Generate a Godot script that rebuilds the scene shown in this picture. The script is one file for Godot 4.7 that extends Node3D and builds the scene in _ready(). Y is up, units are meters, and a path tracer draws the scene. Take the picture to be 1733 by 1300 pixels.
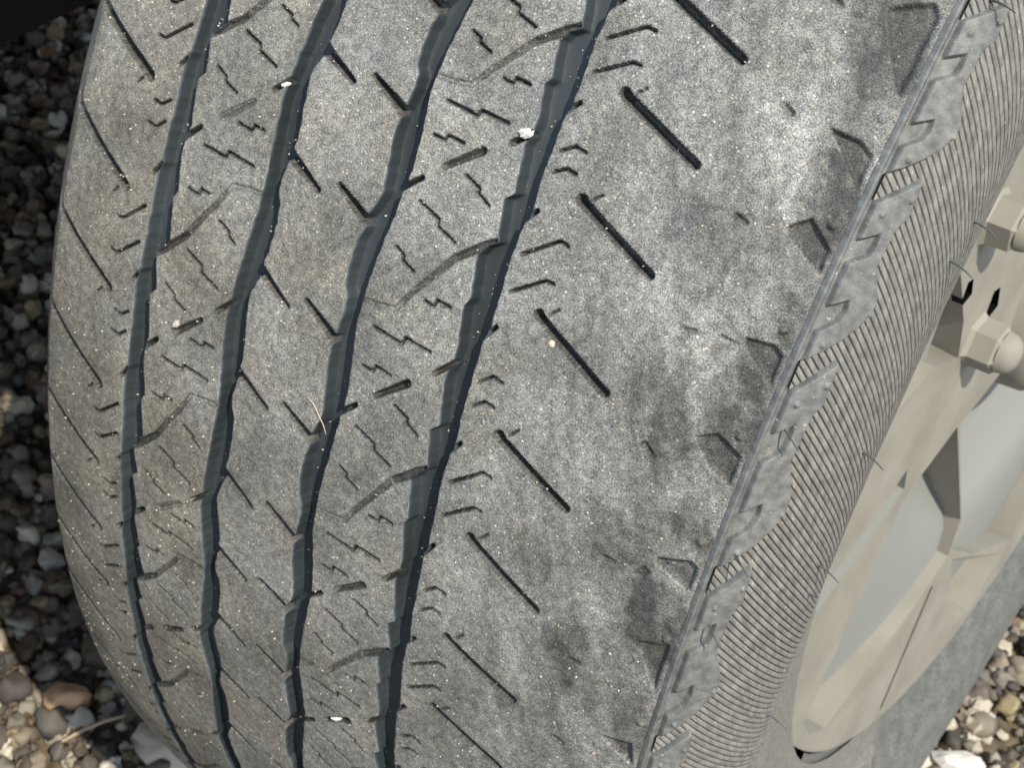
extends Node3D
# Close-up of a worn tyre: the wheel axle runs along x, y is up, the camera stands in front of the tread and looks down on it.

const HUB := 0.328                      # height of the wheel's axle above the gravel
const R0 := 345.0                       # crown radius in mm
const ROW := 0.36                       # mm between rows of the tread's relief
# where each pitch of the tread begins round the wheel (radians); pitches differ in length, as on a real tyre
const PITCH := [0.7919, 0.7267, 0.6614, 0.5962, 0.5277, 0.4506, 0.3640, 0.2840, 0.1961, 0.1269, 0.0532, -0.0109, -0.0945, -0.1726, -0.2506, -0.3287]
const MIRROR := 0.65                    # the inner half of the tread is the outer half turned by half a turn and set off by this much

var rng := RandomNumberGenerator.new()
var taken := {}
var wheel: Node3D
var tyre: Node3D
var m_dusty: StandardMaterial3D
var m_groove: StandardMaterial3D
var m_side: StandardMaterial3D
var m_beige: StandardMaterial3D
var m_silver: StandardMaterial3D
var m_dark: StandardMaterial3D
var m_black: StandardMaterial3D

# ------------------------------------------------------------------ helpers
func numbered(called: String) -> String:
	var n: int = taken.get(called, 0)
	taken[called] = n + 1
	return called if n == 0 else "%s_%03d" % [called, n]

func tag(o: Node, label: String, category := "", group := "", kind := "") -> void:
	if label: o.set_meta("label", label)
	if category: o.set_meta("category", category)
	if group: o.set_meta("group", group)
	if kind: o.set_meta("kind", kind)

func part(called: String, mesh: Mesh, mat: Material, parent: Node) -> MeshInstance3D:
	var o := MeshInstance3D.new()
	o.name = called
	o.mesh = mesh
	o.material_override = mat
	parent.add_child(o, true)
	return o

func noise(freq: float, s: int, octaves := 3) -> FastNoiseLite:
	var n := FastNoiseLite.new()
	n.noise_type = FastNoiseLite.TYPE_SIMPLEX_SMOOTH
	n.frequency = freq
	n.seed = s
	n.fractal_octaves = octaves
	return n

# ------------------------------------------------------------------ the tyre's shape
func pitch_angle(t: float) -> float:
	var k := t + 3.0
	var n := PITCH.size()
	if k <= 0.0: return PITCH[0] - k * 0.0652
	if k >= n - 1: return PITCH[n - 1] - (k - (n - 1)) * 0.078
	var i := int(k)
	return lerpf(PITCH[i], PITCH[i + 1], k - i)

func angle_pitch(a: float) -> float:
	var n := PITCH.size()
	if a >= PITCH[0]: return -3.0 - (a - PITCH[0]) / 0.0652
	if a <= PITCH[n - 1]: return n - 4.0 + (PITCH[n - 1] - a) / 0.078
	for i in n - 1:
		if a >= PITCH[i + 1]:
			return i - 3.0 + (PITCH[i] - a) / (PITCH[i] - PITCH[i + 1])
	return 0.0

func s_of(t: float) -> float: return pitch_angle(t) * R0

# profile across the tyre: q -> (w, R), mm. Between the shoulders q is w itself, beyond them it is arc length.
var prof_q := PackedFloat32Array()
var prof_p := PackedVector2Array()
const Q0 := -200.0
const QSTEP := 0.25

func crown(w: float) -> float:
	var x := w / 100.0
	var r := R0 - 1.7675 * x * x - 5.1495 * x * x * x * x
	if w < -60.0: r -= 1.1 * pow((-w - 60.0) / 20.0, 2.0)
	return r

func bezier(a: Vector2, b: Vector2, c: Vector2, d: Vector2, n: int, out: PackedVector2Array) -> void:
	for i in range(1, n + 1):
		out.append(a.bezier_interpolate(b, c, d, float(i) / n))

func build_profile() -> void:
	var right := PackedVector2Array([Vector2(111.7, 334.78)])
	bezier(right[0], Vector2(117.8, 332.0), Vector2(127.2, 321), Vector2(127.4, 302), 200, right)
	bezier(Vector2(127.4, 302), Vector2(127.3, 286), Vector2(120.5, 262), Vector2(113, 240), 200, right)
	bezier(Vector2(113, 240), Vector2(110, 227), Vector2(109.5, 216), Vector2(107, 206), 100, right)
	var left := PackedVector2Array([Vector2(-84, crown(-84.0))])
	bezier(left[0], Vector2(-93, 333.0), Vector2(-107, 321), Vector2(-112, 300), 200, left)
	bezier(Vector2(-112, 300), Vector2(-116, 283), Vector2(-112, 255), Vector2(-105, 230), 200, left)
	var qs := []
	var ps := []
	var acc := -84.0
	var lq := [acc]
	for i in range(1, left.size()):
		acc -= left[i].distance_to(left[i - 1])
		lq.append(acc)
	for i in range(left.size() - 1, 0, -1):
		qs.append(lq[i]); ps.append(left[i])
	var w := -84.0
	while w < 111.6:
		qs.append(w); ps.append(Vector2(w, crown(w)))
		w += 0.5
	acc = 111.7
	qs.append(acc); ps.append(right[0])
	for i in range(1, right.size()):
		acc += right[i].distance_to(right[i - 1])
		qs.append(acc); ps.append(right[i])
	# resample evenly for quick lookup
	var j := 0
	var q := Q0
	while q < 260.0:
		while j < qs.size() - 2 and qs[j + 1] < q: j += 1
		var f: float = clampf((q - qs[j]) / (qs[j + 1] - qs[j]), 0.0, 1.0)
		var a: Vector2 = ps[j]
		prof_p.append(a.lerp(ps[j + 1], f))
		q += QSTEP

func prof(q: float) -> Vector2:
	var k := (q - Q0) / QSTEP
	var i := int(k)
	return prof_p[i].lerp(prof_p[i + 1], k - i)

func prof_n(q: float) -> Vector2:
	var d := prof(q + 0.6) - prof(q - 0.6)
	return Vector2(-d.y, d.x).normalized()

func on_tyre(q: float, ang: float, h := 0.0) -> Vector3:   # metres, about the axle
	var p := prof(q) + prof_n(q) * h
	return Vector3(p.x, p.y * sin(ang), p.y * cos(ang)) * 0.001

func normal_at(q: float, ang: float) -> Vector3:
	var n := prof_n(q)
	return Vector3(n.x, n.y * sin(ang), n.y * cos(ang))

# ------------------------------------------------------------------ relief grid
var NR := 0
var NC := 0
var g_q: PackedFloat32Array
var g_s: PackedFloat32Array
var g_d: PackedFloat32Array
var row_s: PackedFloat32Array
var row_t: PackedFloat32Array

func edge_at(poly: Array, t: float) -> float:
	var x := fposmod(t, 2.0)
	var n := poly.size()
	for i in n:
		var a: Vector2 = poly[i]
		var b: Vector2 = poly[(i + 1) % n]
		var bx := b.x if i < n - 1 else b.x + 2.0
		var xx := x if x >= poly[0].x else x + 2.0
		if xx >= a.x and xx <= bx:
			return lerpf(a.y, b.y, (xx - a.x) / maxf(bx - a.x, 1e-5))
	return poly[0].y

# a slot or sipe along a line of points (q mm, t pitches)
func carve(pts: Array, w0: float, w1: float, depth: float, c0: int, c1: int, wall := 0.35, snap := true) -> void:
	var p := PackedVector2Array()
	for v in pts: p.append(Vector2(v.x, s_of(v.y)))
	carve_mm(p, w0 * 0.5, w1 * 0.5, depth, c0, c1, wall, snap)

func carve_mm(p: PackedVector2Array, h0: float, h1: float, depth: float, c0: int, c1: int, wall: float, snap: bool) -> void:
	var lo := p[0]
	var hi := p[0]
	var cum := PackedFloat32Array([0.0])
	for i in range(1, p.size()):
		lo = lo.min(p[i]); hi = hi.max(p[i])
		cum.append(cum[i - 1] + p[i].distance_to(p[i - 1]))
	var total := maxf(cum[cum.size() - 1], 1e-4)
	var pad := maxf(h0, h1) + 0.5
	lo -= Vector2(pad, pad); hi += Vector2(pad, pad)
	var r0 := clampi(int((row_s[0] - hi.y) / ROW), 0, NR - 1)
	var r1 := clampi(int((row_s[0] - lo.y) / ROW) + 1, 0, NR - 1)
	for r in range(r0, r1 + 1):
		var base := r * NC
		# first column at or right of lo.x
		var a := c0
		var b := c1
		while a < b:
			var m := (a + b) >> 1
			if g_q[base + m] < lo.x: a = m + 1
			else: b = m
		var c := a
		while c <= c1 and g_q[base + c] <= hi.x:
			var k := base + c
			var at := Vector2(g_q[k], row_s[r])
			var best := 1e9
			var near := Vector2.ZERO
			var along := 0.0
			for i in p.size() - 1:
				var u := p[i]
				var dv := p[i + 1] - u
				var f := clampf((at - u).dot(dv) / dv.length_squared(), 0.0, 1.0)
				var n := u + dv * f
				var dd := n.distance_squared_to(at)
				if dd < best:
					best = dd; near = n
					along = (cum[i] + f * (cum[i + 1] - cum[i])) / total
			var d := sqrt(best)
			var h := lerpf(h0, h1, along)
			var inner := h - minf(0.22, 0.45 * h)
			if d < inner:
				var deep := depth * clampf((h - d) / wall, 0.35, 1.0)
				if snap or deep > g_d[k]:
					g_d[k] = maxf(g_d[k], deep)
			elif snap and d < h + 0.24 and g_d[k] < 0.3 and d > 1e-4:
				var moved := near + (at - near) * (h / d)
				g_q[k] = moved.x
				g_s[k] = moved.y
				g_d[k] = maxf(g_d[k], 0.06)
			c += 1

# a hollow (depth > 0) or rise (depth < 0) with sloping sides inside a closed outline
func dent(pts: Array, depth: float, slope: float, c0: int, c1: int, ramp := Vector2.ZERO) -> void:
	var p := PackedVector2Array()
	for v in pts: p.append(Vector2(v.x, s_of(v.y)))
	var lo := p[0]
	var hi := p[0]
	for v in p:
		lo = lo.min(v); hi = hi.max(v)
	var size := hi - lo
	var r0 := clampi(int((row_s[0] - hi.y) / ROW), 0, NR - 1)
	var r1 := clampi(int((row_s[0] - lo.y) / ROW) + 1, 0, NR - 1)
	for r in range(r0, r1 + 1):
		for c in range(c0, c1 + 1):
			var k := r * NC + c
			var at := Vector2(g_q[k], row_s[r])
			if at.x < lo.x or at.x > hi.x or not Geometry2D.is_point_in_polygon(at, p): continue
			var best := 1e9
			for i in p.size():
				best = minf(best, Geometry2D.get_closest_point_to_segment(at, p[i], p[(i + 1) % p.size()]).distance_to(at))
			var f := 1.0
			if ramp != Vector2.ZERO:
				f = clampf(((at - lo) / size).dot(ramp) if ramp.x + ramp.y > 0 else 1.0 + ((at - lo) / size).dot(ramp), 0.0, 1.0)
			g_d[k] += depth * clampf(best / slope, 0.0, 1.0) * f

func bump(q: float, t: float, radius: float, height: float, c0: int, c1: int) -> void:
	var s := s_of(t)
	var r0 := clampi(int((row_s[0] - s - radius) / ROW), 0, NR - 1)
	var r1 := clampi(int((row_s[0] - s + radius) / ROW) + 1, 0, NR - 1)
	for r in range(r0, r1 + 1):
		for c in range(c0, c1 + 1):
			var k := r * NC + c
			var d := Vector2(g_q[k] - q, row_s[r] - s).length() / radius
			if d < 1.0: g_d[k] -= height * sqrt(1.0 - d * d)

func side(pts: Array, inner: bool) -> Array:    # the same feature on the inner half of the tread
	if not inner: return pts
	var o := []
	for v in pts: o.append(Vector2(-v.x, MIRROR - v.y))
	return o

const G4_LEFT := [Vector2(0.12, 43.5), Vector2(0.19, 42.4), Vector2(0.5, 44.1), Vector2(0.62, 44.2), Vector2(0.76, 43.3), Vector2(1.17, 45.2), Vector2(1.25, 43.3), Vector2(1.6, 45.2), Vector2(1.68, 42.9), Vector2(1.77, 41.6)]
const G4_RIGHT := [Vector2(0.0, 50.2), Vector2(0.3, 50.4), Vector2(0.34, 49.8), Vector2(1.0, 50.1), Vector2(1.3, 50.7), Vector2(1.36, 49.9), Vector2(1.7, 49.7)]
const G3_LEFT := [Vector2(0.0, 12.1), Vector2(0.1, 11.5), Vector2(0.35, 11.2), Vector2(0.5, 11.7), Vector2(0.58, 12.8), Vector2(0.69, 13.2), Vector2(0.79, 12.7), Vector2(1.0, 12.2), Vector2(1.1, 12.0), Vector2(1.5, 13.5), Vector2(1.63, 14.0), Vector2(1.72, 13.6), Vector2(1.88, 12.0)]
const G3_RIGHT := [Vector2(0.0, 18.5), Vector2(0.35, 17.7), Vector2(0.58, 17.5), Vector2(0.7, 17.6), Vector2(1.0, 18.8), Vector2(1.35, 19.8), Vector2(1.55, 19.4), Vector2(1.8, 19.0)]

func rib_edge(which: int, t: float) -> float:     # the eight edges of the four grooves, from the inner side outwards
	match which:
		0: return -edge_at(G4_RIGHT, MIRROR - t)
		1: return -edge_at(G4_LEFT, MIRROR - t)
		2: return -edge_at(G3_RIGHT, MIRROR - t)
		3: return -edge_at(G3_LEFT, MIRROR - t)
		4: return edge_at(G3_LEFT, t)
		5: return edge_at(G3_RIGHT, t)
		6: return edge_at(G4_LEFT, t)
	return edge_at(G4_RIGHT, t)

func build_tyre() -> void:
	var top := deg_to_rad(46.0)
	var bottom := deg_to_rad(-37.0)
	NR = int((top - bottom) * R0 / ROW)
	row_s.resize(NR); row_t.resize(NR)
	for r in NR:
		row_s[r] = top * R0 - r * ROW
		row_t[r] = angle_pitch(row_s[r] / R0)
	# columns: [name, columns]; ribs and grooves share their border columns
	var spans := [22, 84, 14, 88, 14, 70, 14, 88, 14, 84, 84]
	var starts := [0]
	for n in spans: starts.append(starts[-1] + n)
	NC = starts[-1] + 1
	g_q.resize(NR * NC); g_s.resize(NR * NC); g_d.resize(NR * NC)
	var wobble := noise(0.25, 5, 2)
	var groove_depth := 3.9
	for r in NR:
		var t := row_t[r]
		var e := [-172.0, -84.0]
		for k in 8: e.append(rib_edge(k, t) + wobble.get_noise_2d(row_s[r], k * 40.0) * 0.22)
		e.append(82.0)
		e.append(112.6)
		for k in spans.size():
			var a: float = e[k]
			var b: float = e[k + 1]
			var n: int = spans[k]
			var groove: bool = k in [2, 4, 6, 8]
			for j in n + 1:
				var at := r * NC + int(starts[k]) + j
				var f := float(j) / n
				var d := 0.0
				var q := 0.0
				if groove:
					# lip, steep wall, floor with a slight hollow
					var wq := [0.0, 0.1, 0.22, 0.42, 0.62, 0.9]
					var wd := [0.0, 0.22, 0.9, 2.2, 3.4, 1.0 * groove_depth]
					if j < 6:
						q = a + wq[j]; d = wd[j]
					elif j > n - 6:
						q = b - wq[n - j]; d = wd[n - j]
					else:
						q = lerpf(a + 0.9, b - 0.9, (j - 5.0) / (n - 10.0))
						d = groove_depth + 0.12
				else:
					q = lerpf(a, b, f)
					if k == 0: q = lerpf(a, b, pow(f, 0.7))
				g_q[at] = q
				g_s[at] = row_s[r]
				g_d[at] = maxf(g_d[at], d) if groove else d
	# --- features, one pitch after another
	for i in range(-14, 13):
		var j := i * 1.0
		for inner in [false, true]:
			var c0: int = starts[9] if not inner else starts[0] + 4
			var c1: int = starts[11] if not inner else starts[2]
			# shoulder: one long slot and one small nick to each pitch
			carve(side([Vector2(60.4, j), Vector2(79.8, j + 0.313)] if not inner else [Vector2(60.4, j), Vector2(79.8, j + 0.313), Vector2(88.0, j + 0.46)], inner), 2.3 if not inner else 2.7, 2.3 if not inner else 2.7, 3.2, c0, c1, 0.5)
			carve(side([Vector2(60.2, j - 0.01), Vector2(60.9, j + 0.005)], inner), 2.7, 2.4, 3.8, c0, c1, 0.5)
			carve(side([Vector2(62.6, j - 0.055), Vector2(64.2, j - 0.125)], inner), 0.65, 0.55, 1.6, c0, c1)
			if i % 2 == 0:
				carve(side([Vector2(51.8, j + 0.67), Vector2(54.5, j + 0.585), Vector2(57.1, j + 0.597)], inner), 0.75, 0.8, 2.0, c0, c1)
				carve(side([Vector2(51.8, j + 0.875), Vector2(54.5, j + 0.797), Vector2(56.8, j + 0.806)], inner), 0.7, 0.85, 2.0, c0, c1)
				carve(side([Vector2(51.8, j + 1.595), Vector2(59.0, j + 1.365), Vector2(61.0, j + 1.378)], inner), 0.85, 0.8, 2.2, c0, c1)
				carve(side([Vector2(52.0, j + 1.925), Vector2(59.0, j + 1.71), Vector2(61.0, j + 1.706)], inner), 0.85, 0.8, 2.2, c0, c1)
			# little stub cut into the shoulder from the groove
			carve(side([Vector2(49.2, j + 0.35), Vector2(51.7, j + 0.22)], inner), 1.3, 1.1, 2.6, c0, c1, 0.4)
			# centre rib: a tapering notch from each side
			carve(side([Vector2(13.4, j - 0.045), Vector2(11.0, j - 0.09), Vector2(2.6, j - 0.24)], inner), 3.0, 1.5, 3.4, starts[4], starts[7], 0.5)
			if i % 2 == 0:
				var s0: int = starts[7] if not inner else starts[3]
				var s1: int = starts[8] if not inner else starts[4]
				carve(side([Vector2(33.0, j + 0.295), Vector2(35.6, j + 0.303), Vector2(35.9, j + 0.247), Vector2(39.5, j + 0.252)], inner), 0.72, 0.85, 2.2, s0, s1)
				carve(side([Vector2(22.0, j + 0.68), Vector2(30.4, j + 0.697), Vector2(30.8, j + 0.637), Vector2(38.0, j + 0.645)], inner), 0.8, 0.85, 2.2, s0, s1)
				carve(side([Vector2(21.9, j + 1.02), Vector2(25.0, j + 1.022), Vector2(25.3, j + 0.968), Vector2(29.7, j + 0.978)], inner), 0.72, 0.75, 2.2, s0, s1)
				carve(side([Vector2(32.8, j + 1.208), Vector2(37.0, j + 1.26), Vector2(37.1, j + 1.3), Vector2(40.5, j + 1.355)], inner), 0.74, 0.78, 2.2, s0, s1)
				carve(side([Vector2(24.0, j + 1.575), Vector2(30.0, j + 1.642), Vector2(30.2, j + 1.7), Vector2(35.4, j + 1.76)], inner), 0.74, 0.78, 2.2, s0, s1)
				carve(side([Vector2(21.8, j + 2.015), Vector2(24.4, j + 2.05), Vector2(24.3, j + 2.087), Vector2(27.9, j + 2.13)], inner), 0.74, 0.78, 2.2, s0, s1)
				# the broken cross line: stub, bar, notch
				carve(side([Vector2(18.0, j + 1.56), Vector2(22.7, j + 1.385)], inner), 1.7, 1.3, 2.4, s0 - 3, s1 + 3, 0.45)
				carve(side([Vector2(27.2, j + 1.215), Vector2(34.7, j + 0.965)], inner), 1.5, 2.0, 1.5 + 0.5 * (i % 4), s0, s1, 0.5)
				carve(side([Vector2(40.5, j + 0.785), Vector2(47.0, j + 0.54)], inner), 1.4, 1.7, 2.6, s0, s1 + 3, 0.45)
				# the worn shallow arc
				carve(side([Vector2(45.5, j + 1.6), Vector2(42.8, j + 1.67), Vector2(40.5, j + 1.75), Vector2(37.0, j + 1.87)], inner), 2.3, 1.8, 1.3, s0, s1, 0.4)
				carve(side([Vector2(37.0, j + 1.87), Vector2(32.5, j + 2.12), Vector2(29.7, j + 2.26), Vector2(27.8, j + 2.38)], inner), 1.7, 1.3, 0.6, s0, s1, 0.4)
				carve(side([Vector2(27.8, j + 2.38), Vector2(26.4, j + 2.46), Vector2(20.9, j + 2.5), Vector2(18.0, j + 2.51)], inner), 1.2, 0.9, 0.42, s0, s1, 0.4)
		# tread wear bars across the main grooves, thin
		if i % 2 == 0:
			for q in [Vector2(15.5, j + 0.62), Vector2(-15.5, j + 0.05), Vector2(47.0, j + 1.66)]:
				carve([q, q + Vector2(0.1, 0.02)], 0.5, 0.5, 4.4, starts[2], starts[9], 0.5)
	# scuffed outer shoulder: pits, and three-cornered hollows against the rim line
	for i in range(-2, 9):
		var q := 91.3 + 0.6 * sin(i * 2.3)
		carve([Vector2(q, i * 1.0 - 0.46 + 0.03 * (i % 3)), Vector2(q + 2.2, i * 1.0 - 0.425 + 0.02 * (i % 2))], 1.5, 1.1, 0.9, starts[10], starts[11], 0.6)
	var ca: int = starts[10]
	var cb: int = starts[11]
	dent([Vector2(102.3, 1.456), Vector2(108.6, 1.426), Vector2(110.9, 1.49), Vector2(110.9, 1.76), Vector2(103.4, 1.54)], 1.5, 0.6, ca, cb)
	dent([Vector2(101.9, 3.377), Vector2(108.9, 3.289), Vector2(110.9, 3.331), Vector2(110.9, 3.575), Vector2(102.1, 3.43)], 1.5, 0.6, ca, cb)
	dent([Vector2(100.2, -0.45), Vector2(108.0, -0.44), Vector2(110.9, -0.36), Vector2(110.9, -0.01), Vector2(104.6, -0.3)], 1.5, 0.6, ca, cb)
	dent([Vector2(100.9, 0.495), Vector2(105.2, 0.328), Vector2(110.9, 0.527), Vector2(111.0, 0.76), Vector2(104.0, 0.6)], 1.5, 0.6, ca, cb)
	dent([Vector2(100.9, -1.592), Vector2(103.3, -1.379), Vector2(108.1, -1.02), Vector2(110.6, -0.89), Vector2(110.9, -1.345), Vector2(110.9, -1.683), Vector2(108.8, -1.8)], 1.4, 0.9, ca, cb)
	dent([Vector2(100.5, 2.335), Vector2(104.8, 2.241), Vector2(110.9, 2.35), Vector2(110.9, 2.6), Vector2(105.5, 2.52)], 1.5, 0.6, ca, cb)
	dent([Vector2(103.9, 4.182), Vector2(110.8, 4.105), Vector2(110.9, 4.6)], 1.5, 0.6, ca, cb)
	dent([Vector2(101.5, 5.25), Vector2(109.5, 5.2), Vector2(110.9, 5.5)], 1.5, 0.6, ca, cb)
	dent([Vector2(97.5, 1.50), Vector2(102.2, 1.53), Vector2(102.5, 1.56), Vector2(97.5, 1.55)], 0.8, 0.6, ca, cb)
	dent([Vector2(97.6, 3.62), Vector2(100.0, 3.48), Vector2(102.2, 3.54), Vector2(100.8, 3.64)], 0.9, 0.7, ca, cb)
	for v in [Vector2(108.9, 1.289), Vector2(109.1, 0.323), Vector2(109.5, 3.096), Vector2(109.2, -0.691), Vector2(109.0, 2.201), Vector2(109.6, 4.066), Vector2(110.0, 4.914)]:
		bump(v.x, v.y, 1.0, 0.9, ca, cb)
	# --- turn the grid into meshes
	var names := ["inner_sidewall", "shoulder_rib", "groove", "siped_rib", "groove", "centre_rib", "groove", "siped_rib", "groove", "shoulder_rib", "shoulder_edge"]
	var pos := PackedVector3Array()
	pos.resize(NR * NC)
	var big := noise(0.045, 11, 3)
	var mid := noise(0.22, 12, 2)
	var ruf := noise(0.9, 13, 2)
	for r in NR:
		for c in NC:
			var k := r * NC + c
			var q := g_q[k]
			var s := g_s[k]
			var h := -g_d[k]
			if g_d[k] < 0.4:
				h += big.get_noise_2d(q, s) * 0.16 + mid.get_noise_2d(q, s) * 0.05
				if q > 78.0: h += (mid.get_noise_2d(q * 0.8, s * 0.8 + 90.0) * 0.14 + ruf.get_noise_2d(q, s) * 0.05) * clampf((q - 78.0) / 12.0, 0.0, 1.0)
			pos[k] = on_tyre(q, s / R0, h)
	var dusty := noise(0.03, 21, 4)
	var warm := noise(0.02, 22, 3)
	var patchy := noise(0.011, 23, 3)
	for k in names.size():
		var c0: int = starts[k]
		var n: int = spans[k] + 1
		var P := PackedVector3Array()
		var N := PackedVector3Array()
		var C := PackedColorArray()
		var U := PackedVector2Array()
		P.resize(NR * n); N.resize(NR * n); C.resize(NR * n); U.resize(NR * n)
		var groove: bool = names[k] == "groove"
		for r in NR:
			var ru := maxi(r - 1, 0) * NC
			var rd := mini(r + 1, NR - 1) * NC
			for j in n:
				var c := c0 + j
				var at := r * NC + c
				var o := r * n + j
				P[o] = pos[at]
				var dx := pos[r * NC + mini(c + 1, NC - 1)] - pos[r * NC + maxi(c - 1, 0)]
				var dy := pos[ru + c] - pos[rd + c]
				N[o] = dx.cross(dy).normalized()
				var q := g_q[at]
				var s := g_s[at]
				U[o] = Vector2(q / 117.0, s / 117.0)
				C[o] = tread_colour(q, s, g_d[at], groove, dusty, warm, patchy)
		var I := PackedInt32Array()
		I.resize((NR - 1) * (n - 1) * 6)
		var z := 0
		for r in NR - 1:
			for j in n - 1:
				var a := r * n + j
				I[z] = a; I[z + 1] = a + 1; I[z + 2] = a + n
				I[z + 3] = a + 1; I[z + 4] = a + n + 1; I[z + 5] = a + n
				z += 6
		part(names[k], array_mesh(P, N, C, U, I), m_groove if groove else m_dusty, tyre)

# dust: where it lies thick, thin or was rubbed away. Spots are (q, t, radius mm, lift)
const SPOTS := [[-1.9, 3.1, 5.0, 0.5], [9.5, 2.35, 4.0, 0.3], [97.0, 1.78, 9.0, 0.55], [101.5, 1.15, 7.0, 0.5], [99.0, 0.05, 8.0, 0.4], [88.0, -0.7, 9.0, 0.4], [72.0, -1.6, 6.0, 0.35], [90.0, 4.05, 5.0, 0.35], [99.0, 5.2, 7.0, 0.5], [76.0, 5.7, 5.0, 0.35], [33.0, 1.75, 4.0, 0.35], [70.0, 0.9, 7.0, 0.25], [84.0, 2.9, 6.0, 0.2], [-25.0, 5.6, 6.0, 0.25], [3.0, 5.1, 6.0, 0.25], [22.0, 5.35, 5.0, 0.3], [-30.0, 8.0, 5.0, 0.3], [60.0, 3.3, 5.0, 0.25], [104.0, 2.75, 5.0, 0.45], [80.0, 0.2, 7.0, 0.3], [107.0, 0.15, 8.0, -0.5], [106.0, 2.05, 8.0, -0.5], [107.0, 3.95, 8.0, -0.5], [108.0, 1.2, 5.0, -0.4], [104.0, -1.3, 9.0, -0.3], [97.0, 2.5, 7.0, -0.35], [92.0, 3.4, 6.0, -0.25], [107.0, 3.0, 5.0, -0.4], [88.0, 1.0, 8.0, -0.2], [85.0, 4.7, 8.0, -0.25], [75.0, 3.9, 6.0, -0.2]]
var spot_s := PackedFloat32Array()

func tread_colour(q: float, s: float, d: float, groove: bool, dusty: FastNoiseLite, warm: FastNoiseLite, patchy: FastNoiseLite) -> Color:
	var v := 0.56 + (0.22 + 0.10 * smoothstep(60.0, 100.0, q)) * dusty.get_noise_2d(q * 1.6, s) + 0.16 * patchy.get_noise_2d(q * 2.0, s * 2.0)
	v -= 0.15 * smoothstep(76.0, 100.0, q)      # the shoulder was rubbed darker towards its edge
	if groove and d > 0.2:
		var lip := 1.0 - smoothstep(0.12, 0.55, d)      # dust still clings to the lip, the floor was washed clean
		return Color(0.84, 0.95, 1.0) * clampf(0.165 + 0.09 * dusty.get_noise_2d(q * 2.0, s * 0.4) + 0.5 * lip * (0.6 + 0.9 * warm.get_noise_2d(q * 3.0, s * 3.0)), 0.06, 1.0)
	if d > 0.05 and d < 0.07: v *= 0.45          # rim of a cut painted dark, so its sunlit wall reads as shade
	if d > 0.45: v *= 0.42 if d < 1.0 or q > 85.0 else 0.22  # dust-free rubber in the cuts, plus their shade painted in by depth
	# scuffs run round the tyre and a little outwards
	if q > 48.0: v += 0.16 * smoothstep(48.0, 75.0, q) * dusty.get_noise_2d((q + 0.35 * s) * 7.0, (s - 0.35 * q) * 0.7)
	var ex := 2.6 * warm.get_noise_2d(q * 5.0, s * 5.0)
	var ey := 2.6 * warm.get_noise_2d(q * 5.0 + 300.0, s * 5.0)
	for i in SPOTS.size():
		var x: float = SPOTS[i][0] - q + ex
		if absf(x) > SPOTS[i][2]: continue
		var y: float = (spot_s[i] - s + ey + 0.4 * x) * 0.8
		var f: float = 1.0 - (x * x + y * y) / (SPOTS[i][2] * SPOTS[i][2])
		if f > 0.0: v += (0.36 if SPOTS[i][3] > 0.0 else 0.55) * SPOTS[i][3] * minf(f * 4.0, 1.0) * (0.75 + 0.7 * warm.get_noise_2d(q * 8.0, s * 8.0))
	v = clampf(v, 0.16, 1.0)
	var w := clampf(0.46 - q / 130.0 + 0.9 * warm.get_noise_2d(q * 1.4, s * 1.4), 0.0, 1.0)
	return Color(v * lerpf(0.97, 1.0, w), v * lerpf(0.98, 0.95, w), v * lerpf(0.975, 0.85, w))

func array_mesh(P: PackedVector3Array, N: PackedVector3Array, C: PackedColorArray, U: PackedVector2Array, I: PackedInt32Array) -> ArrayMesh:
	var a := []
	a.resize(Mesh.ARRAY_MAX)
	a[Mesh.ARRAY_VERTEX] = P
	a[Mesh.ARRAY_NORMAL] = N
	if C.size(): a[Mesh.ARRAY_COLOR] = C
	if U.size(): a[Mesh.ARRAY_TEX_UV] = U
	a[Mesh.ARRAY_INDEX] = I
	var m := ArrayMesh.new()
	m.add_surface_from_arrays(Mesh.PRIMITIVE_TRIANGLES, a)
	return m

# a skin from rows of points; normals come from its own shape. wrap: rows run on into one another round the wheel
func skin(rows: int, cols: int, at: Callable, tint: Callable, uv: Callable) -> ArrayMesh:
	var P := PackedVector3Array()
	var N := PackedVector3Array()
	var C := PackedColorArray()
	var U := PackedVector2Array()
	P.resize(rows * cols); N.resize(rows * cols); C.resize(rows * cols); U.resize(rows * cols)
	for r in rows:
		for c in cols:
			P[r * cols + c] = at.call(r, c)
			C[r * cols + c] = tint.call(r, c)
			U[r * cols + c] = uv.call(r, c)
	var I := PackedInt32Array()
	for r in rows:
		for c in cols:
			var dx := P[r * cols + mini(c + 1, cols - 1)] - P[r * cols + maxi(c - 1, 0)]
			var dy := P[maxi(r - 1, 0) * cols + c] - P[mini(r + 1, rows - 1) * cols + c]
			N[r * cols + c] = dx.cross(dy).normalized()
			if r < rows - 1 and c < cols - 1:
				var a := r * cols + c
				I.append_array([a, a + 1, a + cols, a + 1, a + cols + 1, a + cols])
	return array_mesh(P, N, C, U, I)

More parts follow.
